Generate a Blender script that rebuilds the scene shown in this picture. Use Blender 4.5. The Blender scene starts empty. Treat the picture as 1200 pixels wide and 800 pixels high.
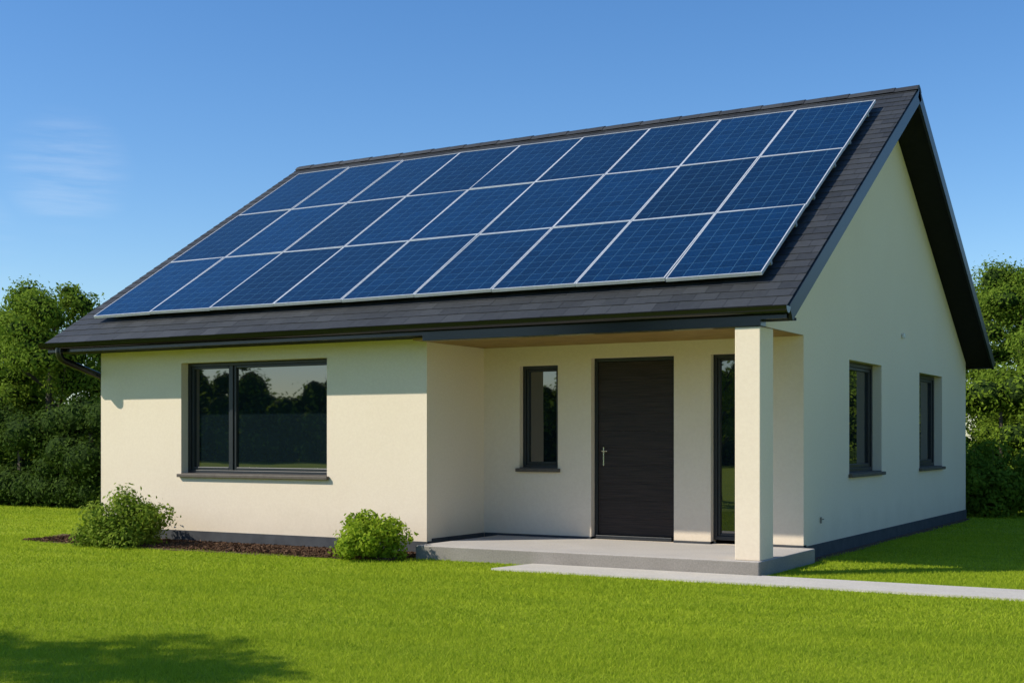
import bpy, bmesh, math, random
import numpy as np
from mathutils import Vector, Matrix
random.seed(7); rng=np.random.default_rng(7)
sc=bpy.context.scene; col=sc.collection
sc.view_settings.view_transform='Standard'; sc.view_settings.look='None'; sc.view_settings.exposure=0

# ------------------------------------------------------------------ materials
def new_mat(n):
    m=bpy.data.materials.new(n); m.use_nodes=True
    nt=m.node_tree; b=nt.nodes['Principled BSDF']; return m,nt,b
def N(nt,t,**k):
    n=nt.nodes.new(t)
    for a,v in k.items(): setattr(n,a,v)
    return n
def ramp(nt,fac,stops):
    r=N(nt,'ShaderNodeValToRGB'); e=r.color_ramp.elements
    while len(e)<len(stops): e.new(.5)
    for i,(p,c) in enumerate(stops): e[i].position=p; e[i].color=(*c,1)
    nt.links.new(fac,r.inputs[0]); return r.outputs[0]
def noise(nt,scale,detail=4,rough=.55,vec=None,sc3=None):
    n=N(nt,'ShaderNodeTexNoise'); n.inputs['Scale'].default_value=scale; n.inputs['Detail'].default_value=detail; n.inputs['Roughness'].default_value=rough
    if vec is None:
        g=N(nt,'ShaderNodeNewGeometry'); vec=g.outputs['Position']
        if sc3:
            mp=N(nt,'ShaderNodeMapping'); mp.inputs['Scale'].default_value=sc3; nt.links.new(vec,mp.inputs[0]); vec=mp.outputs[0]
    nt.links.new(vec,n.inputs['Vector']); return n.outputs['Fac']
def bump(nt,b,h,strength,dist):
    n=N(nt,'ShaderNodeBump'); n.inputs['Strength'].default_value=strength; n.inputs['Distance'].default_value=dist
    nt.links.new(h,n.inputs['Height']); nt.links.new(n.outputs[0],b.inputs['Normal'])
def mixc(nt,f,a,b,mode='MIX'):
    m=N(nt,'ShaderNodeMix',data_type='RGBA',blend_type=mode)
    for s,i in ((f,0),(a,6),(b,7)):
        if hasattr(s,'node'): nt.links.new(s,m.inputs[i])
        elif i==0: m.inputs[0].default_value=s
        else: m.inputs[i].default_value=(*s,1)
    return m.outputs[2]
def math_n(nt,op,a,b=0.0):
    m=N(nt,'ShaderNodeMath',operation=op)
    for i,s in enumerate((a,b)):
        if hasattr(s,'node'): nt.links.new(s,m.inputs[i])
        else: m.inputs[i].default_value=s
    return m.outputs[0]
def simple(n,c1,c2,scale=8,rough=.6,bs=0,bd=.002,bscale=60,metal=0,spec=.5):
    m,nt,b=new_mat(n)
    nt.links.new(ramp(nt,noise(nt,scale),[(.3,c1),(.7,c2)]),b.inputs['Base Color'])
    b.inputs['Roughness'].default_value=rough; b.inputs['Metallic'].default_value=metal; b.inputs['Specular IOR Level'].default_value=spec
    if bs: bump(nt,b,noise(nt,bscale,3),bs,bd)
    return m
# stucco
STUC,nt,b=new_mat('stucco')
c=ramp(nt,noise(nt,.9,5),[(.25,(.765,.645,.500)),(.75,(.805,.690,.545))])
c=mixc(nt,.25,c,ramp(nt,noise(nt,35,3),[(.3,(.69,.575,.44)),(.7,(.85,.74,.59))]))
g=N(nt,'ShaderNodeNewGeometry'); sx=N(nt,'ShaderNodeSeparateXYZ'); nt.links.new(g.outputs['Position'],sx.inputs[0])
dz=math_n(nt,'ADD',sx.outputs[2],math_n(nt,'MULTIPLY',noise(nt,3,5),.5))
dirt=ramp(nt,dz,[(.3,(.62,.60,.57)),(.75,(1,1,1))])
mm=mixc(nt,.3,c,dirt,'MULTIPLY')
nt.links.new(mm,b.inputs['Base Color']); b.inputs['Roughness'].default_value=.9; b.inputs['Specular IOR Level'].default_value=.2
bump(nt,b,noise(nt,110,4,.7),.6,.004)
PLINTH=simple('plinth_render',(.035,.038,.044),(.06,.064,.07),6,.85,.4,.004,90)
ANTH=simple('anthracite_aluminium',(.014,.016,.019),(.019,.022,.025),20,.4)
BLACK=simple('black_coated_metal',(.004,.005,.007),(.006,.008,.010),20,.2)
BARGE=simple('barge_board_paint',(.005,.009,.013),(.008,.013,.018),12,.4,spec=.4)
SOFF=simple('soffit_board',(.006,.007,.008),(.010,.011,.012),12,.7,spec=.2)
CEIL=simple('porch_ceiling_wood',(.23,.135,.032),(.33,.205,.06),5,.7,.2,.003,40)
SILL=simple('sill_stone',(.075,.06,.048),(.11,.09,.07),18,.6,.2,.001,60)
SILV=simple('silver_aluminium',(.62,.64,.66),(.74,.76,.78),20,.4,metal=.35)
STEEL=simple('brushed_steel',(.6,.54,.45),(.7,.64,.56),60,.25,metal=.9)
TAPM=simple('grey_plastic',(.22,.20,.18),(.28,.26,.23),60,.5)
WHITE=simple('white_plastic',(.6,.6,.58),(.7,.7,.68),30,.5)
def glassmat(n,base,ior):
    m,nt,b=new_mat(n); b.inputs['Base Color'].default_value=(*base,1); b.inputs['Roughness'].default_value=.015; b.inputs['IOR'].default_value=ior
    bump(nt,b,noise(nt,1.1,1),.05,.02); return m
GLASS=glassmat('window_glass',(.006,.012,.015),2.2)
# door
DOOR,nt,b=new_mat('door_boards')
gr=noise(nt,3,6,.6,sc3=(1.0,1.0,26))
nt.links.new(ramp(nt,gr,[(.3,(.012,.0065,.0055)),(.75,(.042,.027,.021))]),b.inputs['Base Color']); b.inputs['Roughness'].default_value=.5; b.inputs['Specular IOR Level'].default_value=.3
bump(nt,b,gr,.5,.004)
# roof tile
TILE,nt,b=new_mat('slate_tile')
g=N(nt,'ShaderNodeNewGeometry')
c=ramp(nt,g.outputs['Random Per Island'],[(0,(.020,.022,.025)),(.5,(.031,.034,.038)),(1,(.053,.057,.062))])
c=mixc(nt,.45,c,ramp(nt,noise(nt,18,5),[(.25,(.020,.022,.025)),(.75,(.047,.051,.056))]))
nt.links.new(c,b.inputs['Base Color']); b.inputs['Roughness'].default_value=.6; b.inputs['Specular IOR Level'].default_value=.35
bump(nt,b,noise(nt,70,5,.7),.5,.004)
# solar cells
CELL,nt,b=new_mat('solar_cells')
uv=N(nt,'ShaderNodeUVMap'); sp=N(nt,'ShaderNodeSeparateXYZ'); nt.links.new(uv.outputs[0],sp.inputs[0])
def gridline(coord,n,w):
    f=math_n(nt,'FRACT',math_n(nt,'MULTIPLY',coord,n))
    d=math_n(nt,'ABSOLUTE',math_n(nt,'SUBTRACT',f,.5))
    return math_n(nt,'GREATER_THAN',d,.5-w)
cellg=math_n(nt,'MAXIMUM',gridline(sp.outputs[0],6,.012),gridline(sp.outputs[1],10,.012))
bus=gridline(math_n(nt,'ADD',sp.outputs[0],.0417),18,.02)
cid=N(nt,'ShaderNodeCombineXYZ')
nt.links.new(math_n(nt,'FLOOR',math_n(nt,'MULTIPLY',sp.outputs[0],6)),cid.inputs[0]);nt.links.new(math_n(nt,'FLOOR',math_n(nt,'MULTIPLY',sp.outputs[1],10)),cid.inputs[1])
oi=N(nt,'ShaderNodeObjectInfo'); nt.links.new(oi.outputs['Random'],cid.inputs[2])
wn=N(nt,'ShaderNodeTexWhiteNoise',noise_dimensions='3D'); nt.links.new(cid.outputs[0],wn.inputs[0])
vo=N(nt,'ShaderNodeTexVoronoi'); vo.inputs['Scale'].default_value=45; g=N(nt,'ShaderNodeNewGeometry'); nt.links.new(g.outputs['Position'],vo.inputs['Vector'])
base=ramp(nt,wn.outputs[0],[(0,(.0004,.0070,.026)),(1,(.0014,.016,.054))])
vs=N(nt,'ShaderNodeSeparateColor'); nt.links.new(vo.outputs['Color'],vs.inputs[0])
base=mixc(nt,.4,base,ramp(nt,vs.outputs[0],[(0,(.0004,.006,.022)),(1,(.002,.023,.070))]))
pv=ramp(nt,oi.outputs['Random'],[(0,(.6,.6,.6)),(1,(1.45,1.45,1.45))])
base=mixc(nt,1.0,base,pv,'MULTIPLY')
base=mixc(nt,math_n(nt,'MULTIPLY',bus,.22),base,(.03,.11,.2))
base=mixc(nt,math_n(nt,'MULTIPLY',cellg,.5),base,(.11,.27,.40))
nt.links.new(base,b.inputs['Base Color']); b.inputs['Roughness'].default_value=.06; b.inputs['IOR'].default_value=1.65
# concrete
def concrete(n,a,c2):
    m,nt,b=new_mat(n)
    c=ramp(nt,noise(nt,2.2,6,.6),[(.25,a),(.75,c2)])
    c=mixc(nt,.4,c,ramp(nt,noise(nt,60,4,.7),[(.3,tuple(x*.6 for x in a)),(.7,tuple(min(1,x*1.15) for x in c2))]))
    nt.links.new(c,b.inputs['Base Color']); b.inputs['Roughness'].default_value=.85; bump(nt,b,noise(nt,70,5,.75),.7,.006); return m
CONC=concrete('concrete_slab',(.42,.385,.35),(.54,.50,.455))
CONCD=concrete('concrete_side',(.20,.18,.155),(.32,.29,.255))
PATH=concrete('path_concrete',(.50,.46,.40),(.62,.575,.51))
# ground / grass
def grassc(nt,island=False):
    c=ramp(nt,noise(nt,.35,5,.6),[(.3,(.235,.335,.018)),(.7,(.375,.47,.026))])
    c=mixc(nt,.4,c,ramp(nt,noise(nt,4,5,.65),[(.3,(.165,.26,.013)),(.7,(.45,.53,.032))]))
    c=mixc(nt,.4,c,ramp(nt,noise(nt,1.0,4,.6,sc3=(.35,2.2,1)),[(.35,(.17,.27,.013)),(.65,(.45,.52,.032))]))
    return c
GROUND,nt,b=new_mat('lawn_ground')
c=grassc(nt); c=mixc(nt,.45,c,ramp(nt,noise(nt,55,6,.75),[(.3,(.10,.16,.008)),(.7,(.38,.46,.024))]))
nt.links.new(c,b.inputs['Base Color']); b.inputs['Roughness'].default_value=.9; b.inputs['Specular IOR Level'].default_value=.1
bump(nt,b,noise(nt,45,6,.8),.8,.03)
def leafmat(n,stops,trans=.35,big=1.2,grass=False):
    m,nt,b=new_mat(n)
    g=N(nt,'ShaderNodeNewGeometry')
    c=ramp(nt,g.outputs['Random Per Island'],stops)
    if grass: c=mixc(nt,.55,c,grassc(nt))
    else: c=mixc(nt,.35,c,ramp(nt,noise(nt,big,3),[(.3,stops[0][1]),(.7,stops[-1][1])]))
    nt.links.new(c,b.inputs['Base Color']); b.inputs['Roughness'].default_value=.75; b.inputs['Specular IOR Level'].default_value=.06
    if trans:
        t=N(nt,'ShaderNodeBsdfTranslucent'); nt.links.new(c,t.inputs[0])
        mx=N(nt,'ShaderNodeMixShader'); mx.inputs[0].default_value=trans
        nt.links.new(b.outputs[0],mx.inputs[1]); nt.links.new(t.outputs[0],mx.inputs[2])
        nt.links.new(mx.outputs[0],nt.nodes['Material Output'].inputs[0])
    return m
GRASS=leafmat('grass_blades',[(0,(.20,.32,.016)),(.5,(.38,.49,.026)),(1,(.62,.68,.08))],.42,grass=True)
LEAF=leafmat('tree_leaves',[(0,(.10,.175,.016)),(.6,(.165,.255,.024)),(1,(.24,.33,.04))],.45)
LEAFR=leafmat('bright_hedge_leaves',[(0,(.12,.20,.016)),(.6,(.20,.30,.026)),(1,(.29,.39,.045))],.45)
LEAFD=leafmat('hedge_leaves',[(0,(.034,.066,.010)),(.6,(.056,.10,.013)),(1,(.085,.135,.02))],.3)
LEAFB=leafmat('bright_shrub_leaves',[(0,(.17,.27,.012)),(.6,(.27,.39,.022)),(1,(.40,.50,.045))],.4)
LEAFS=leafmat('shrub_leaves',[(0,(.11,.18,.014)),(.6,(.21,.30,.026)),(1,(.36,.44,.07))],.4)
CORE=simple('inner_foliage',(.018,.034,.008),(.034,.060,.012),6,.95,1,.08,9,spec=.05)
BARK=simple('bark',(.05,.038,.028),(.10,.08,.06),14,.95,.8,.02,18)
MULCH=simple('bark_mulch',(.065,.030,.016),(.15,.08,.045),38,.95,1,.03,45)
CHIP=leafmat('mulch_chips',[(0,(.05,.025,.014)),(.6,(.12,.065,.035)),(1,(.20,.12,.07))],.0)

# ------------------------------------------------------------------ object helpers
WL={}
def link(o,parent=None,loc=(0,0,0)):
    col.objects.link(o); o.location=loc; WL[o.name]=Vector(loc)
    if parent is not None:
        o.parent=parent; o.matrix_parent_inverse=Matrix.Translation(-WL[parent.name])
    return o
def empty(name,loc,label=None,cat=None,parent=None,group=None):
    o=bpy.data.objects.new(name,None); o.empty_display_size=.3; link(o,parent,loc)
    if label: o['label']=label; o['category']=cat
    if group: o['group']=group
    return o
def mesh_obj(name,bm,mats,parent=None,loc=(0,0,0),smooth=False,kind=None):
    me=bpy.data.meshes.new(name)
    if loc!=(0,0,0): bmesh.ops.translate(bm,verts=bm.verts,vec=-Vector(loc))
    bm.to_mesh(me); bm.free()
    for m in (mats if isinstance(mats,(list,tuple)) else [mats]): me.materials.append(m)
    if smooth:
        for p in me.polygons: p.use_smooth=True
    o=bpy.data.objects.new(name,me); link(o,parent,loc)
    if kind: o['kind']=kind
    return o
def addbox(bm,x0,x1,y0,y1,z0,z1,mi=0,bev=0):
    vs=[bm.verts.new((x,y,z)) for z in(z0,z1) for y in(y0,y1) for x in(x0,x1)]
    fs=[bm.faces.new([vs[i] for i in q]) for q in((0,2,3,1),(4,5,7,6),(0,1,5,4),(2,6,7,3),(0,4,6,2),(1,3,7,5))]
    for f in fs: f.material_index=mi
    if bev:
        es=set(e for f in fs for e in f.edges)
        r=bmesh.ops.bevel(bm,geom=list(es),offset=bev,segments=2,affect='EDGES',profile=.5)
        for f in r['faces']: f.material_index=mi
    return vs
def box(name,x0,x1,y0,y1,z0,z1,mat,parent=None,bev=.004,kind=None):
    bm=bmesh.new(); addbox(bm,x0,x1,y0,y1,z0,z1,0,bev); return mesh_obj(name,bm,mat,parent,kind=kind)
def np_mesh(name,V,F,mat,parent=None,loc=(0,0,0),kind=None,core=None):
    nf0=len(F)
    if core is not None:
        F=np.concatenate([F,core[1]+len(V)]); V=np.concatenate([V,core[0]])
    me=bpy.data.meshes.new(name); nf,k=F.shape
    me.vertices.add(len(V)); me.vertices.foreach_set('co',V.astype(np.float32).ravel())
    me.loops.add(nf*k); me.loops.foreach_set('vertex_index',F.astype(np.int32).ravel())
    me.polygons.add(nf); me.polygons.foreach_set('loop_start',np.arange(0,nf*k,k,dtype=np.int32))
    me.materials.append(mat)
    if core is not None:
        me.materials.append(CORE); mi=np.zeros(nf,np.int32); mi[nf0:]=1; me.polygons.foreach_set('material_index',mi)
    me.update(calc_edges=True)
    o=bpy.data.objects.new(name,me); link(o,parent,loc)
    if kind:o['kind']=kind
    return o

# ------------------------------------------------------------------ dimensions
Xg=-4.345; Yf=12.42; Yr=13.67; Yb=22.19; Xl=-13.57; Xret=-8.34
ze=2.585; zr=5.82; Yef=11.97; Yrd=17.19; Xrr=-3.95; Xrl=-14.10
th=math.atan2(zr-ze,Yrd-Yef); ct,st=math.cos(th),math.sin(th); SL=math.hypot(zr-ze,Yrd-Yef)
def SP(x,s,h,back=False):
    y=Yef+s*ct-h*st; z=ze+s*st+h*ct
    if back: y=2*Yrd-y
    return (x,y,z)
house=empty('house',((Xg+Xl)/2,(Yf+Yb)/2,0),'cream rendered bungalow with dark tiled gable roof covered in solar panels','house')

# ---- walls
bm=bmesh.new()
def wall(fn,u0,u1,v0,v1,holes=(),depth=.14):
    us=sorted({u0,u1,*[h[0] for h in holes],*[h[1] for h in holes]}); vs=sorted({v0,v1,*[h[2] for h in holes],*[h[3] for h in holes]})
    cache={}
    def V(u,v,w=0):
        k=(round(u,4),round(v,4),w)
        if k not in cache: cache[k]=bm.verts.new(fn(u,v,w))
        return cache[k]
    for i in range(len(us)-1):
        for j in range(len(vs)-1):
            a,b_,c_,d_=us[i],us[i+1],vs[j],vs[j+1]
            if any(h[0]<=a+1e-6 and b_<=h[1]+1e-6 and h[2]<=c_+1e-6 and d_<=h[3]+1e-6 for h in holes): continue
            bm.faces.new([V(a,c_),V(b_,c_),V(b_,d_),V(a,d_)])
    for h in holes:
        cs=[(h[0],h[2]),(h[1],h[2]),(h[1],h[3]),(h[0],h[3])]
        for k in range(4):
            p,q=cs[k],cs[(k+1)%4]
            bm.faces.new([bm.verts.new(fn(*p,0)),bm.verts.new(fn(*q,0)),bm.verts.new(fn(*q,-depth)),bm.verts.new(fn(*p,-depth))])
fY=lambda Y:(lambda u,v,w:(u,Y-w,v))
fX=lambda X,s=1:(lambda u,v,w:(X+s*w,u,v))
W1=(-12.12,-9.77,.87,2.28)          # front window
W2=(-7.84,-7.32,.965,2.185)         # porch window
DR=(-6.88,-5.84,.15,2.25)           # door opening
SD=(-5.40,-4.95,.15,2.25)           # sidelight
G1=(15.41,16.89,.90,2.25); G2=(18.96,20.43,.90,2.25)
wall(fY(Yf),Xl,Xret,0,2.6,[W1],.2)
wall(fX(Xret),Yf,Yr,0,2.6)
wall(fY(Yr),Xret,Xg,0,2.6,[W2,DR,SD],.16)
wall(fX(Xg),Yr,Yb,0,2.42,[G1,G2],.2)
wall(lambda u,v,w:(u,Yb+w,v),Xl,Xg,0,2.9,[(-12,-10.5,.9,2.25),(-8.0,-6.5,.9,2.25)])
wall(fX(Xl,-1),Yf,Yb,0,2.42,[(16,17.4,.9,2.25)])
under=lambda y: ze+(Yrd-Yef-abs(y-Yrd))*math.tan(th)-.15/ct
for X,y0 in((Xg,12.03),(Xl,Yf)):
    bm.faces.new([bm.verts.new((X,y,z)) for y,z in((y0,2.42),(Yb,2.42),(Yb,under(Yb)),(Yrd,under(Yrd)),(y0,under(y0)))])
bmesh.ops.recalc_face_normals(bm,faces=bm.faces)
mesh_obj('wall',bm,STUC,house)
# plinth
bm=bmesh.new(); e=.012
addbox(bm,Xl-e,Xret+e,Yf-e,Yf+.1,-.05,.145); addbox(bm,Xret-.1,Xret+e,Yf+.1,Yr-.02,-.05,.175)
addbox(bm,Xret+e,DR[0],Yr-e,Yr+.1,.1,.175); addbox(bm,DR[1],SD[0],Yr-e,Yr+.1,.1,.175); addbox(bm,SD[1],Xg,Yr-e,Yr+.1,.1,.175)
addbox(bm,Xg-.1,Xg+e,Yr-e-.002,Yb+e,-.05,.16); addbox(bm,Xl-e,Xg-.1,Yb-.1,Yb+e,-.05,.15); addbox(bm,Xl-e-.002,Xl+.1,Yf+.1,Yb-.1,-.05,.147)
mesh_obj('plinth',bm,PLINTH,house)

# ---- windows
def window(axis,pos,h,depth,mull=None,fw=.055,sash=.05,sgn=1,sill=True,door=False):
    u0,u1,z0,z1=h
    def B(bm,a,b_,w0,w1,c_,d_,bev=.004):
        if axis=='y':
            lo,hi=sorted((pos+sgn*w0,pos+sgn*w1)); addbox(bm,a,b_,lo,hi,c_,d_,0,bev)
        else:
            lo,hi=sorted((pos-sgn*w0,pos-sgn*w1)); addbox(bm,lo,hi,a,b_,c_,d_,0,bev)
    bm=bmesh.new()
    fr0,fr1=depth-.075,depth
    cells=[]
    cuts=[u0]+([mull] if mull else [])+[u1]
    for i in range(len(cuts)-1):
        a=cuts[i]+(fw if i==0 else fw/2); b_=cuts[i+1]-(fw if i==len(cuts)-2 else fw/2)
        a+=sash;b_-=sash; cells.append((a,b_,z0+fw+sash,z1-fw-sash*.8))
    B(bm,u0+.03,u1-.03,fr1-.030,fr1-.022,z0+.03,z1-.03,0)
    gl=mesh_obj('window',bm,GLASS,house)
    bm=bmesh.new()
    B(bm,u0,u0+fw,fr0,fr1,z0,z1); B(bm,u1-fw,u1,fr0,fr1,z0,z1)
    B(bm,u0+fw,u1-fw,fr0,fr1,z1-fw,z1); B(bm,u0+fw,u1-fw,fr0,fr1,z0,z0+fw)
    if mull: B(bm,mull-fw/2,mull+fw/2,fr0,fr1,z0+fw,z1-fw)
    for (a,b_,c_,d_) in cells:
        f0,f1=fr0+.018,fr1-.01
        B(bm,a-sash,a,f0,f1,c_-sash,d_+sash*.8,.006); B(bm,b_,b_+sash,f0,f1,c_-sash,d_+sash*.8,.006)
        B(bm,a,b_,f0,f1,c_-sash,c_,.006); B(bm,a,b_,f0,f1,d_,d_+sash*.8,.006)
    mesh_obj('frame',bm,ANTH,gl)
    if sill:
        bm=bmesh.new(); B(bm,u0-.035,u1+.035,-.05,.0-.002,z0-.045,z0-.003,.006); B(bm,u0+.002,u1-.002,-.002,fr0+.01,z0-.02,z0+.008,0)
        mesh_obj('sill',bm,SILL,gl)
    return gl
window('y',Yf,W1,.195,mull=-11.38,fw=.045,sash=.04)
window('y',Yr,W2,.155,fw=.04,sash=.035)
window('y',Yr,(SD[0],SD[1],.19,2.25),.155,fw=.045,sash=.03,sill=False)
window('x',Xg,G1,.19); window('x',Xg,G2,.19)
window('y',Yb,(-12,-10.5,.9,2.25),.13,sgn=-1); window('y',Yb,(-8,-6.5,.9,2.25),.13,sgn=-1)
window('x',Xl,(16,17.4,.9,2.25),.13,sgn=-1)
# ---- door
bm=bmesh.new(); d0,d1=DR[0]+.045,DR[1]-.045; zb,zt=.20,2.205; nb=10
for i in range(nb):
    a=zb+(zt-zb)*i/nb; b_=zb+(zt-zb)*(i+1)/nb
    addbox(bm,d0,d1,Yr+.10,Yr+.14,a+.0003,b_-.0003,0,.0012)
door=mesh_obj('door',bm,DOOR,house)
bm=bmesh.new()
addbox(bm,DR[0],d0-.003,Yr+.085,Yr+.16,.15,2.25,0,.004);addbox(bm,d1+.003,DR[1],Yr+.085,Yr+.16,.15,2.25,0,.004);addbox(bm,d0-.003,d1+.003,Yr+.085,Yr+.16,2.208,2.25,0,.004)
addbox(bm,d0-.003,d1+.003,Yr+.03,Yr+.16,.15,.196,0,.004)
mesh_obj('frame',bm,ANTH,door)
bm=bmesh.new(); hx=d0+.07
addbox(bm,hx-.008,hx+.008,Yr+.09,Yr+.099,1.0,1.22,0,.003)
addbox(bm,hx-.006,hx+.006,Yr+.05,Yr+.09,1.164,1.176,0,.003); addbox(bm,hx-.006,hx+.07,Yr+.042,Yr+.053,1.164,1.176,0,.004)
mesh_obj('handle',bm,STEEL,door)

# ---- porch column, beam, ceiling
box('column',-4.49,-4.235,11.99,12.37,.15,2.385,STUC,house,.008)
bm=bmesh.new(); addbox(bm,-8.10,-4.225,11.975,12.13,2.388,2.50,0,.004)
mesh_obj('porch_beam',bm,BLACK,house)
bm=bmesh.new(); yy=12.137
while yy<Yr-.02:
    addbox(bm,Xret+.003,-4.35,yy,min(yy+.136,Yr-.003),2.412,2.44,0,.003); yy+=.14
addbox(bm,Xret+.003,-4.35,12.14,Yr-.005,2.425,2.436)
mesh_obj('porch_ceiling',bm,CEIL,house)
# ---- soffit
bm=bmesh.new(); addbox(bm,Xrl+.03,Xret,11.98,Yf+.02,2.452,2.48); addbox(bm,Xret+.002,Xrr-.03,11.982,12.3,2.452,2.478)
mesh_obj('soffit',bm,SOFF,house)

# ---- roof
bm=bmesh.new()
def slab(h0,h1,x0,x1,s0,s1,back,mi=0):
    P=[bm.verts.new(SP(x,s,h,back)) for h in(h0,h1) for s in(s0,s1) for x in(x0,x1)]
    for q in((0,2,3,1),(4,5,7,6),(0,1,5,4),(2,6,7,3),(0,4,6,2),(1,3,7,5)):
        f=bm.faces.new([P[i] for i in q]); f.material_index=mi
for bk in(False,True): slab(-.14,-.012,Xrl+.02,Xrr-.02,.02,SL-.02,bk,1)
nc=38; cl=SL/nc
for bk in(False,True):
    for i in range(nc):
        s0=i*cl-(.03 if i==0 else 0); s1=min((i+1)*cl+.012,SL)
        x=Xrl-(.0,.13,.05,.18)[i%4]
        tw=.25
        while x<Xrr-.001:
            a=max(x,Xrl)+.0015; b_=min(x+tw,Xrr)-.0015; x+=tw
            if b_-a<.02: continue
            hj=random.uniform(0,.003); h0=.009+hj; h1=.003+random.uniform(0,.0015); sj=random.uniform(-.004,.004)
            P=[bm.verts.new(SP(*p,bk)) for p in((a,s0+sj,-.005),(b_,s0+sj,-.005),(b_,s0+sj,h0),(a,s0+sj,h0),(b_,s1,h1),(a,s1,h1),(b_,s1,-.012),(a,s1,-.012))]
            bm.faces.new([P[0],P[1],P[2],P[3]]); bm.faces.new([P[3],P[2],P[4],P[5]]); bm.faces.new([P[1],P[6],P[4],P[2]]); bm.faces.new([P[0],P[3],P[5],P[7]])
bmesh.ops.recalc_face_normals(bm,faces=bm.faces)
roof=mesh_obj('roof',bm,[TILE,SOFF],house)
# ridge caps
bm=bmesh.new(); n=34; L=(Xrr-Xrl)/n
for i in range(n):
    x0=Xrl+i*L; x1=x0+L+.012; t=.0 if i%2 else .003
    prof=[(-.12,-.062),(-.07,-.012),(0,.018),(.07,-.012),(.12,-.062)]
    A=[bm.verts.new((x0,Yrd+y,zr+.012+z+t)) for y,z in prof]; B_=[bm.verts.new((x1,Yrd+y,zr+.018+z+t)) for y,z in prof]
    for k in range(4): bm.faces.new([A[k],A[k+1],B_[k+1],B_[k]])
    bm.faces.new(A); bm.faces.new(B_[::-1])
mesh_obj('ridge_cap',bm,TILE,roof)
# barge boards
for X0,X1 in((Xrr-.015,Xrr+.018),(Xrl-.018,Xrl+.015)):
    bm=bmesh.new()
    for bk in(False,True): slab(-.17,-.008,X0,X1,-.02,SL-.0,bk)
    mesh_obj('barge_board',bm,BARGE,roof)
# gutters (half round) + downpipe
def gutter(back):
    bm=bmesh.new(); r=.062; cy=Yef-.055; cz=ze-.03
    prof=[(r*math.cos(a),r*math.sin(a)) for a in np.linspace(math.pi,2*math.pi,13)]
    prof=[(-r-.006,.006)]+prof+[(r,.0)]
    ring=[]
    for X in(Xrl-.03,Xrr+.02):
        ring.append([bm.verts.new((X,(cy+y) if not back else 2*Yrd-cy-y,cz+z)) for y,z in prof])
    for k in range(len(prof)-1):
        f=bm.faces.new([ring[0][k],ring[0][k+1],ring[1][k+1],ring[1][k]]); f.smooth=True
    for R in ring: bm.faces.new(R)
    ya,yb2=(Yef+.008,Yef+.03) if not back else (2*Yrd-Yef-.03,2*Yrd-Yef-.008)
    addbox(bm,Xrl+.02,Xrr-.02,ya,yb2,ze-.135,ze-.025)
    mesh_obj('gutter',bm,BLACK,roof,smooth=False)
gutter(False); gutter(True)
def tube(name,pts,r,mat,parent,seg=12):
    cu=bpy.data.curves.new(name,'CURVE'); cu.dimensions='3D'; cu.bevel_depth=r; cu.bevel_resolution=4
    s=cu.splines.new('POLY'); s.points.add(len(pts)-1)
    for i,p in enumerate(pts): s.points[i].co=(*p,1)
    t=bpy.data.objects.new('t',cu); col.objects.link(t); dg=bpy.context.evaluated_depsgraph_get(); dg.update()
    me=bpy.data.meshes.new_from_object(t.evaluated_get(dg)); bpy.data.objects.remove(t)
    me.materials.clear(); me.materials.append(mat)
    for p in me.polygons:p.use_smooth=True
    o=bpy.data.objects.new(name,me); link(o,parent); return o
def smoothpts(ctrl,n=6):
    out=[]
    P=[Vector(p) for p in ctrl]; out.append(P[0])
    for i in range(1,len(P)-1):
        a=P[i]+(P[i-1]-P[i]).normalized()*.09; b_=P[i]+(P[i+1]-P[i]).normalized()*.09
        for k in range(n+1):
            t=k/n; out.append(a*(1-t)**2+P[i]*2*t*(1-t)+b_*t*t)
    out.append(P[-1]); return out
tube('downpipe',smoothpts([(-13.80,11.92,2.5),(-13.80,11.92,2.36),(-13.66,12.56,2.13),(-13.66,12.56,.05)]),.046,BLACK,house)
# wall fittings
bm=bmesh.new(); addbox(bm,Xg+.001,Xg+.04,17.92,17.99,2.67,2.73,0,.012); mesh_obj('wall_vent',bm,WHITE,house)
bm=bmesh.new(); addbox(bm,Xg+.001,Xg+.02,14.245,14.275,.38,.45,0,.006); addbox(bm,Xg+.02,Xg+.045,14.254,14.266,.42,.432,0,.004); mesh_obj('garden_tap',bm,TAPM,house)

# ---- solar panels
PX0,PX1=-13.62,-4.335; PS0,PS1=.08*SL,.895*SL; pw=(PX1-PX0)/9; ph=(PS1-PS0)/3
R3=Matrix(((1,0,0),(0,ct,-st),(0,st,ct))).to_4x4()
bm=bmesh.new(); g_=.004; f_=.013; a,b_=pw/2-g_,ph/2-g_
uvl=bm.loops.layers.uv.new('UVMap')
q=[bm.verts.new(v) for v in((-a+f_,-b_+f_,.033),(a-f_,-b_+f_,.033),(a-f_,b_-f_,.033),(-a+f_,b_-f_,.033))]
fc=bm.faces.new(q)
for l,u in zip(fc.loops,((0,0),(1,0),(1,1),(0,1))): l[uvl].uv=u
pm=bpy.data.meshes.new('solar_panel'); bm.to_mesh(pm); bm.free(); pm.materials.append(CELL)
bm=bmesh.new()
addbox(bm,-a,-a+f_,-b_,b_,0,.036);addbox(bm,a-f_,a,-b_,b_,0,.036);addbox(bm,-a+f_,a-f_,-b_,-b_+f_,0,.036);addbox(bm,-a+f_,a-f_,b_-f_,b_,0,.036)
addbox(bm,-a+f_,a-f_,-b_+f_,b_-f_,.004,.02)
fm=bpy.data.meshes.new('frame'); bm.to_mesh(fm); bm.free(); fm.materials.append(SILV)
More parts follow.
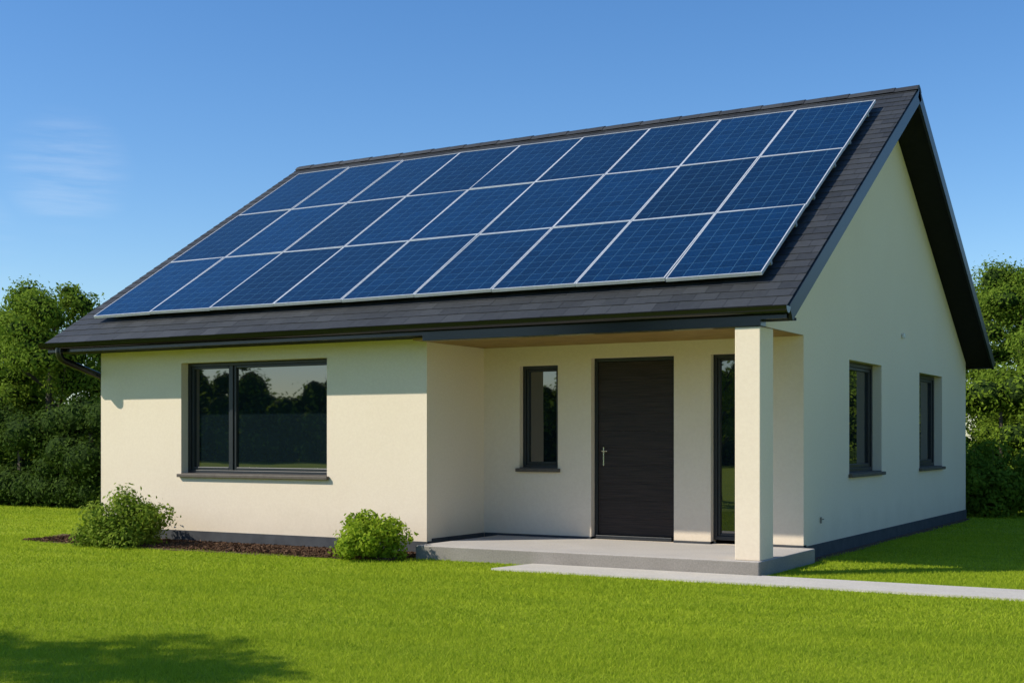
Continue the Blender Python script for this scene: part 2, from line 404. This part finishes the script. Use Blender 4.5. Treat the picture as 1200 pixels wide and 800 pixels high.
for i in range(9):
    for j in range(3):
        c_=Vector(SP(PX0+pw*(i+.5),PS0+ph*(j+.5),.085))
        p=bpy.data.objects.new('solar_panel',pm); col.objects.link(p)
        p.parent=house; p.matrix_parent_inverse=Matrix.Translation(-WL['house'])
        tilt=Matrix.Rotation(random.uniform(-.005,.005),4,'X')@Matrix.Rotation(random.uniform(-.008,.008),4,'Y')
        p.matrix_basis=Matrix.Translation(c_)@R3@tilt
        f=bpy.data.objects.new('frame',fm); col.objects.link(f); f.parent=p
        p['group']='solar panels on the roof'
bm=bmesh.new()
for j in range(3):
    for fr in(.22,.78): slab(.03,.078,PX0+.02,PX1-.02,PS0+ph*(j+fr)-.02,PS0+ph*(j+fr)+.02,False)
mesh_obj('mounting_rail',bm,SILV,roof)

# ------------------------------------------------------------------ ground & hard surfaces
bm=bmesh.new(); bmesh.ops.create_grid(bm,x_segments=60,y_segments=60,size=700); mesh_obj('ground',bm,GROUND,kind='structure')
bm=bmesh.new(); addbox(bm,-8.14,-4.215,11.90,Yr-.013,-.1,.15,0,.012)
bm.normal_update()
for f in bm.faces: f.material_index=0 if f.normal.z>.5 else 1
pt=mesh_obj('porch_floor',bm,[CONC,CONCD],house)
bm=bmesh.new()
pts=[(-6.78,11.25),(21,11.25),(21,11.93),(-4.19,11.93),(-4.19,11.893),(-6.66,11.893)]
lo=[bm.verts.new((x,y,-.05)) for x,y in pts]; hi=[bm.verts.new((x,y,.022)) for x,y in pts]
bm.faces.new(hi); bm.faces.new(lo[::-1])
for i in range(6): bm.faces.new([lo[i],lo[(i+1)%6],hi[(i+1)%6],hi[i]])
mesh_obj('path',bm,PATH,kind='structure')
# mulch beds
def bed(name,x0,x1,y0,y1,amp,side):
    bm=bmesh.new(); n=60; A=[];B_=[]
    for i in range(n+1):
        t=i/n
        if side=='f':
            x=x0+(x1-x0)*t; w=amp*(math.sin(t*9)+.6*math.sin(t*23+1)+.4*math.sin(t*61)); w-= (y1-y0)*.75*max(0,abs(t-.5)*2-.8)/.2*-1
            A.append(bm.verts.new((x,min(y0+w,y1-.03),.006))); B_.append(bm.verts.new((x,y1,.02)))
        else:
            y=y0+(y1-y0)*t; w=amp*(math.sin(t*11)+.6*math.sin(t*29+1)+.4*math.sin(t*70))
            A.append(bm.verts.new((x0,y,.02))); B_.append(bm.verts.new((x1+w,y,.006)))
    for i in range(n): bm.faces.new([A[i],A[i+1],B_[i+1],B_[i]])
    bmesh.ops.recalc_face_normals(bm,faces=bm.faces)
    return mesh_obj(name,bm,MULCH,kind='structure')
bed('planting_bed',-14.3,-8.16,11.40,Yf-.01,.05,'f'); bed('soil_strip',Xg+.01,Xg+.11,Yr+.05,Yb,.015,'s')
def scatter_chips():
    n=16000
    x=rng.uniform(-14.0,-8.2,n); y=rng.uniform(11.46,12.38,n)
    c=np.stack([x,y,rng.uniform(.010,.03,n)],1)
    d=rng.normal(size=(n,3)); d[:,2]*=.35; d/=np.linalg.norm(d,axis=1)[:,None]
    e_=np.cross(d,rng.normal(size=(n,3))); e_/=np.linalg.norm(e_,axis=1)[:,None]
    l=rng.uniform(.006,.020,n)[:,None]; w=rng.uniform(.003,.008,n)[:,None]
    V=np.stack([c-d*l-e_*w,c+d*l-e_*w,c+d*l+e_*w,c-d*l+e_*w],1).reshape(-1,3)
    np_mesh('mulch_chips',V,np.arange(4*n).reshape(n,4),CHIP,kind='stuff')
scatter_chips()
# grass blades
yaw=math.radians(29.95); Fv=np.array([-math.sin(yaw),math.cos(yaw)]); Rv=np.array([math.cos(yaw),math.sin(yaw)])
def grass():
    P=[];Wd=[]
    for d0,d1,den,wd in((5.2,9,8500,.0021),(9,13,4600,.0032),(13,18,2100,.005),(18,27,700,.008)):
        k=.50; n=int(k*(d1**2-d0**2)*den)
        D=np.sqrt(rng.uniform(d0**2,d1**2,n)); t=rng.uniform(-k,k,n)
        P.append((D[:,None]*Fv+(D*t)[:,None]*Rv)); Wd.append(np.full(n,wd))
    P=np.concatenate(P);Wd=np.concatenate(Wd); x,y=P[:,0],P[:,1]
    bad=((x>Xl-.1)&(x<Xg+.08)&(y>12.35)&(y<Yb+.1))|((x>-8.15)&(x<-4.19)&(y>11.89)&(y<13.8))|((x>-6.76)&(y>11.24)&(y<11.94))|((x>-14.0)&(x<-8.1)&(y>11.46+.06*np.sin(x*5))&(y<13))
    P=P[~bad];Wd=Wd[~bad]; n=len(P)
    h=rng.uniform(.010,.032,n)*(1+.35*np.sin(P[:,0]*3.1+np.sin(P[:,1]*2.3)*2)*rng.uniform(0,1,n)); a=rng.uniform(0,2*math.pi,n); ln=rng.uniform(.2,1.2,n)*h; b2=rng.uniform(0,2*math.pi,n)
    dx=np.stack([np.cos(a),np.sin(a)],1)*Wd[:,None]
    z0=np.full((n,1),0.); base=np.c_[P,z0]
    V=np.stack([base-np.c_[dx,z0],base+np.c_[dx,z0],np.c_[P+np.stack([np.cos(b2),np.sin(b2)],1)*ln[:,None],h[:,None]]],1).reshape(-1,3)
    np_mesh('lawn_grass',V,np.arange(3*n).reshape(n,3),GRASS,kind='stuff')
grass()

# ------------------------------------------------------------------ foliage
def leaves(clumps,n,size,r):
    C=np.array(clumps); w=C[:,3]*C[:,4]+C[:,4]*C[:,5]+C[:,3]*C[:,5]; idx=r.choice(len(C),n,p=w/w.sum())
    d=r.normal(size=(n,3)); d/=np.linalg.norm(d,axis=1)[:,None]
    rad=1-np.abs(r.normal(0,.24,n)); rad=np.where(r.uniform(size=n)<.12,np.abs(rad)*1.4,rad)
    c=C[idx,:3]+d*C[idx,3:]*rad[:,None]
    nrm=d*.9+r.normal(size=(n,3))*.55+np.array([0,0,.3]); nrm/=np.linalg.norm(nrm,axis=1)[:,None]
    a=np.cross(nrm,r.normal(size=(n,3))); a/=np.linalg.norm(a,axis=1)[:,None]; b_=np.cross(nrm,a)
    s=size*r.uniform(.6,1.3,n)[:,None]
    V=np.stack([c-a*s,c-b_*s*.5+nrm*s*.12,c+a*s,c+b_*s*.5+nrm*s*.12],1).reshape(-1,3)
    V[:,2]=np.maximum(V[:,2],.01)
    return V,np.arange(4*n).reshape(n,4)
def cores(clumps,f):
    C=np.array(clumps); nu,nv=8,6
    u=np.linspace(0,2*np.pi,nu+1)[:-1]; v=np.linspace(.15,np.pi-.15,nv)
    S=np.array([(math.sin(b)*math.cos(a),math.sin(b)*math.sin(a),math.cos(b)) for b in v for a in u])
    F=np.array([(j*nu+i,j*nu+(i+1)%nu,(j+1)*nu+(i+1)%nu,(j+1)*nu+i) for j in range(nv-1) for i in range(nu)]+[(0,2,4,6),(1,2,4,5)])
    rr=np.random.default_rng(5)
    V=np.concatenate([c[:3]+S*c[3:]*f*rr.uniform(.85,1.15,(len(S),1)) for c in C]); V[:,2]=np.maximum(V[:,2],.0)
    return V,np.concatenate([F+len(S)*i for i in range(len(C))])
def crown_clumps(r,H,R,base,k):
    out=[]
    for i in range(k):
        t=r.uniform(0,1); z=base+(H-base)*t
        prof=math.sin(math.pi*min(1,(.12+.82*t)))**.7
        a=r.uniform(0,6.283); q=R*prof*math.sqrt(r.uniform(.15,1))*.85; s=r.uniform(.3,.75)*R*.40
        out.append((q*math.cos(a),q*math.sin(a),z-s*.5*t,s*r.uniform(.9,1.3),s*r.uniform(.9,1.3),s*r.uniform(.6,.9)))
    return out
def trunk_bm(r,H,R,base):
    bm=bmesh.new()
    def limb(p0,p1,r0,r1,n=5,bend=.15):
        p0=Vector(p0);p1=Vector(p1); prev=None; ax=(p1-p0).normalized(); s=ax.orthogonal().normalized(); t=ax.cross(s); off=Vector(r.normal(0,bend,3))
        for k in range(n+1):
            f=k/n; c_=p0.lerp(p1,f)+off*math.sin(f*math.pi)*(p1-p0).length*.4; rr=r0+(r1-r0)*f
            ring=[bm.verts.new(c_+(s*math.cos(a)+t*math.sin(a))*rr) for a in np.linspace(0,2*math.pi,9)[:-1]]
            if prev:
                for j in range(8): bm.faces.new([prev[j],prev[(j+1)%8],ring[(j+1)%8],ring[j]])
            prev=ring
    limb((0,0,-.1),(0,0,H*.8),.05*R+.06,.03,8,.05)
    for i in range(9):
        a=i*2.4; z=base*.8+(H*.6-base*.8)*i/9
        limb((0,0,z),(math.cos(a)*R*.7,math.sin(a)*R*.7,z+H*.22),.05,.012)
    return bm
def make_tree_kind(seed,H,R,base,k,n,mat,size,cf=.5):
    r=np.random.default_rng(seed); cc=crown_clumps(r,H,R,base,k); V,F=leaves(cc,n,size,r)
    return (r,H,R,base,V,F,mat,cores(cc,cf) if cf else None)
def tree(kind,locs,label,cat='tree',name='tree',group='trees around the garden'):
    r,H,R,base,V,F,mat,cr=kind
    first=None
    for i,(x,y,rot,s) in enumerate(locs):
        e_=empty(name,(x,y,0),label,cat,group=group); e_.rotation_euler[2]=rot; e_.scale=(s,s,s)
        if first is None:
            bm=trunk_bm(r,H,R,base); t=bpy.data.meshes.new('trunk'); bm.to_mesh(t); bm.free(); t.materials.append(BARK)
            for p in t.polygons:p.use_smooth=True
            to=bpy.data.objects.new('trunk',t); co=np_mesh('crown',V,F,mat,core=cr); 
            col.objects.link(to); to.parent=e_; co.parent=e_; first=(to,co)
        else:
            for o in first:
                c_=o.copy(); col.objects.link(c_); c_.parent=e_
LT='leafy green deciduous tree at the edge of the lawn'
kA=make_tree_kind(1,4.9,2.1,.6,64,50000,LEAF,.044)
kB=make_tree_kind(2,5.6,2.4,.8,74,56000,LEAF,.044)
kC=make_tree_kind(3,3.9,1.9,.4,54,42000,LEAF,.044)
tree(kA,[(-22.6,19.4,0,.95),(-30.5,20.5,2.1,1.05),(-13,31,1.3,1.0)],LT)
tree(kB,[(-26.2,21.1,.4,.80),(-5.0,32.0,1.2,.96),(-1.6,33.5,3.0,1.05),(-19,31.5,5,.9),(6,33,2,1)],LT)
tree(kC,[(-21.3,22.2,0,.76),(-28.2,19.2,2,1),(-3.6,28.6,1,1.0),(-8.5,30,3.5,1.1),(-.4,29.5,4.4,.95)],LT)
tree(make_tree_kind(9,6.2,2.2,1.6,40,8500,LEAF,.085,0),[(-10.1,1.7,0,.82)],'tall leafy tree beside the front lawn')
def hedge(name,x0,x1,y,w,h,n,size,seed,label,mat):
    r=np.random.default_rng(seed); cl=[]; k=int((x1-x0)*3.2)
    for i in range(k):
        x=r.uniform(x0,x1); s=r.uniform(.35,.6)
        z=r.uniform(.2,h-.35); cl.append((x,y+r.uniform(-w/2,w/2)*.7,z,s*1.1,s,s*.8))
    for i in range(int((x1-x0)*1.6)):
        x=x0+(x1-x0)*i/((x1-x0)*1.6); cl.append((x,y,h-.45+r.uniform(-.25,.3),.55,.5,.4)); cl.append((x,y-.1,.35,.6,.6,.45))
    cl=[(c_[0]-(x0+x1)/2,c_[1]-y,*c_[2:]) for c_ in cl]
    V,F=leaves(cl,n,size,r)
    e_=empty(name,((x0+x1)/2,y,0),label,'hedge')
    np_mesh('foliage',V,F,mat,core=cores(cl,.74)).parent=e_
    bm=bmesh.new()
    for i in range(int(x1-x0)):
        xx=x0-(x0+x1)/2+i+.5; addbox(bm,xx-.03,xx+.03,-.03,.03,-.1,h*.7)
    o=mesh_obj('stem',bm,BARK,kind='stuff'); o.parent=e_
hedge('hedge',-36,-15.2,17.6,1.5,2.1,110000,.040,11,'dense dark green hedge bordering the lawn',LEAFD)
hedge('hedge',-11,12,26.3,1.5,2.6,110000,.042,12,'tall dense green hedge behind the house',LEAFR)
def shrub(x,y,R,H,n,size,mat,seed,label,k=26,name='shrub'):
    r=np.random.default_rng(seed); cl=[]
    for i in range(k):
        a=r.uniform(0,6.283); q=R*math.sqrt(r.uniform(0,1))*.78; zt=H*(1-.55*(q/R)**2); s=R*r.uniform(.2,.34)
        cl.append((q*math.cos(a),q*math.sin(a),max(s*.5,r.uniform(.25,1)*zt-s*.6),s,s,s*.9))
    V,F=leaves(cl,n,size,r); e_=empty(name,(x,y,0),label,'shrub'); np_mesh('foliage',V,F,mat).parent=e_
    bm=bmesh.new()
    for i in range(8):
        a=i*.8; p=Vector((0,0,-.05)); q_=Vector((math.cos(a)*R*.6,math.sin(a)*R*.6,H*.75)); s_=Vector((.008,0,0)); t_=Vector((0,.008,0))
        A=[bm.verts.new(p+v) for v in(s_,t_,-s_,-t_)]; B_=[bm.verts.new(q_+v*.4) for v in(s_,t_,-s_,-t_)]
        for j in range(4): bm.faces.new([A[j],A[(j+1)%4],B_[(j+1)%4],B_[j]])
    mesh_obj('stem',bm,BARK,kind='stuff').parent=e_
shrub(-12.22,11.6,.66,.70,11000,.027,LEAFS,21,'loose feathery green shrub in the mulch bed',k=50)
shrub(-8.52,11.62,.46,.56,7500,.027,LEAFB,22,'rounded bright green shrub by the porch step',k=36)
shrub(-4.1,23.5,1.0,1.5,14000,.045,LEAF,23,'leafy green bush beside the rear house corner',k=40)
shrub(-2.9,24.4,.9,1.2,9000,.045,LEAF,24,'leafy green bush near the back hedge')
# woodland behind the viewer that the windows mirror
r=np.random.default_rng(31); cl=[]
for i in range(620):
    x=r.uniform(-95,30); hh=5.3+1.3*math.sin(x*.31)+1.0*math.sin(x*.83+1); s=r.uniform(.6,1.1)
    cl.append((x,r.uniform(-34,-31),r.uniform(.8,max(1,hh-s*.5)),s*1.1,s,s*.9))
for x in np.arange(-95,30,1.3):
    for z in (.5,1.6,2.8): cl.append((x+r.uniform(-.3,.3),-34.5+r.uniform(-.3,.3),z,1.25,.9,1.0))
V,F=leaves(cl,110000,.15,r); np_mesh('distant_woodland',V,F,LEAFR,kind='stuff',core=cores(cl,.8))

# ------------------------------------------------------------------ light
S=Vector((-.80,-.69,.86)).normalized(); el=math.asin(S.z); az=math.atan2(S.x,S.y)
sun=bpy.data.lights.new('sun','SUN'); sun.energy=5.0; sun.angle=math.radians(.6); sun.color=(1,.935,.80)
so=bpy.data.objects.new('sun',sun); col.objects.link(so); so.rotation_euler=S.to_track_quat('Z','Y').to_euler(); so.location=(-20,-20,20)
w=bpy.data.worlds.new('World'); sc.world=w; w.use_nodes=True; nt=w.node_tree; bg=nt.nodes['Background']
sky=N(nt,'ShaderNodeTexSky',sky_type='NISHITA'); sky.sun_disc=False; sky.sun_elevation=el; sky.sun_rotation=az%(2*math.pi)
sky.air_density=1.0; sky.dust_density=.3; sky.ozone_density=2.0
hs=N(nt,'ShaderNodeHueSaturation'); hs.inputs['Saturation'].default_value=1.26; hs.inputs['Hue'].default_value=.502; nt.links.new(sky.outputs[0],hs.inputs['Color'])
tint=mixc(nt,1.0,hs.outputs[0],(.88,.97,1.08),'MULTIPLY')
tc=N(nt,'ShaderNodeTexCoord'); mp=N(nt,'ShaderNodeMapping'); mp.inputs['Scale'].default_value=(3,3,30); nt.links.new(tc.outputs['Generated'],mp.inputs[0])
cn=ramp(nt,noise(nt,2.4,8,.6,mp.outputs[0]),[(.42,(0,0,0)),(.75,(1,1,1))])
def mask(d,a,b_):
    v=N(nt,'ShaderNodeVectorMath',operation='DOT_PRODUCT'); nt.links.new(tc.outputs['Generated'],v.inputs[0]); v.inputs[1].default_value=Vector(d).normalized()
    mr=N(nt,'ShaderNodeMapRange',interpolation_type='SMOOTHSTEP'); mr.inputs[1].default_value=a; mr.inputs[2].default_value=b_; nt.links.new(v.outputs['Value'],mr.inputs[0]); return mr.outputs[0]
m1=math_n(nt,'MAXIMUM',mask((-.739,.646,.189),.9988,1.0),math_n(nt,'MULTIPLY',mask((-.80,.60,.135),.9988,1.0),.6))
cf=math_n(nt,'MULTIPLY',math_n(nt,'MULTIPLY',cn,m1),.22)
skc=mixc(nt,cf,tint,(6.5,6.9,7.4))
nt.links.new(skc,bg.inputs[0]); bg.inputs[1].default_value=.145

# ------------------------------------------------------------------ camera
cam=bpy.data.cameras.new('camera'); co=bpy.data.objects.new('camera',cam); col.objects.link(co)
cam.lens=1538.13/1200*36; cam.sensor_width=36; cam.sensor_fit='HORIZONTAL'; cam.shift_x=-5.85/1200; cam.shift_y=113.26/1200
co.location=(0,0,1.32); co.rotation_euler=(math.pi/2,0,yaw); cam.clip_end=3000; cam.clip_start=.05
sc.camera=co
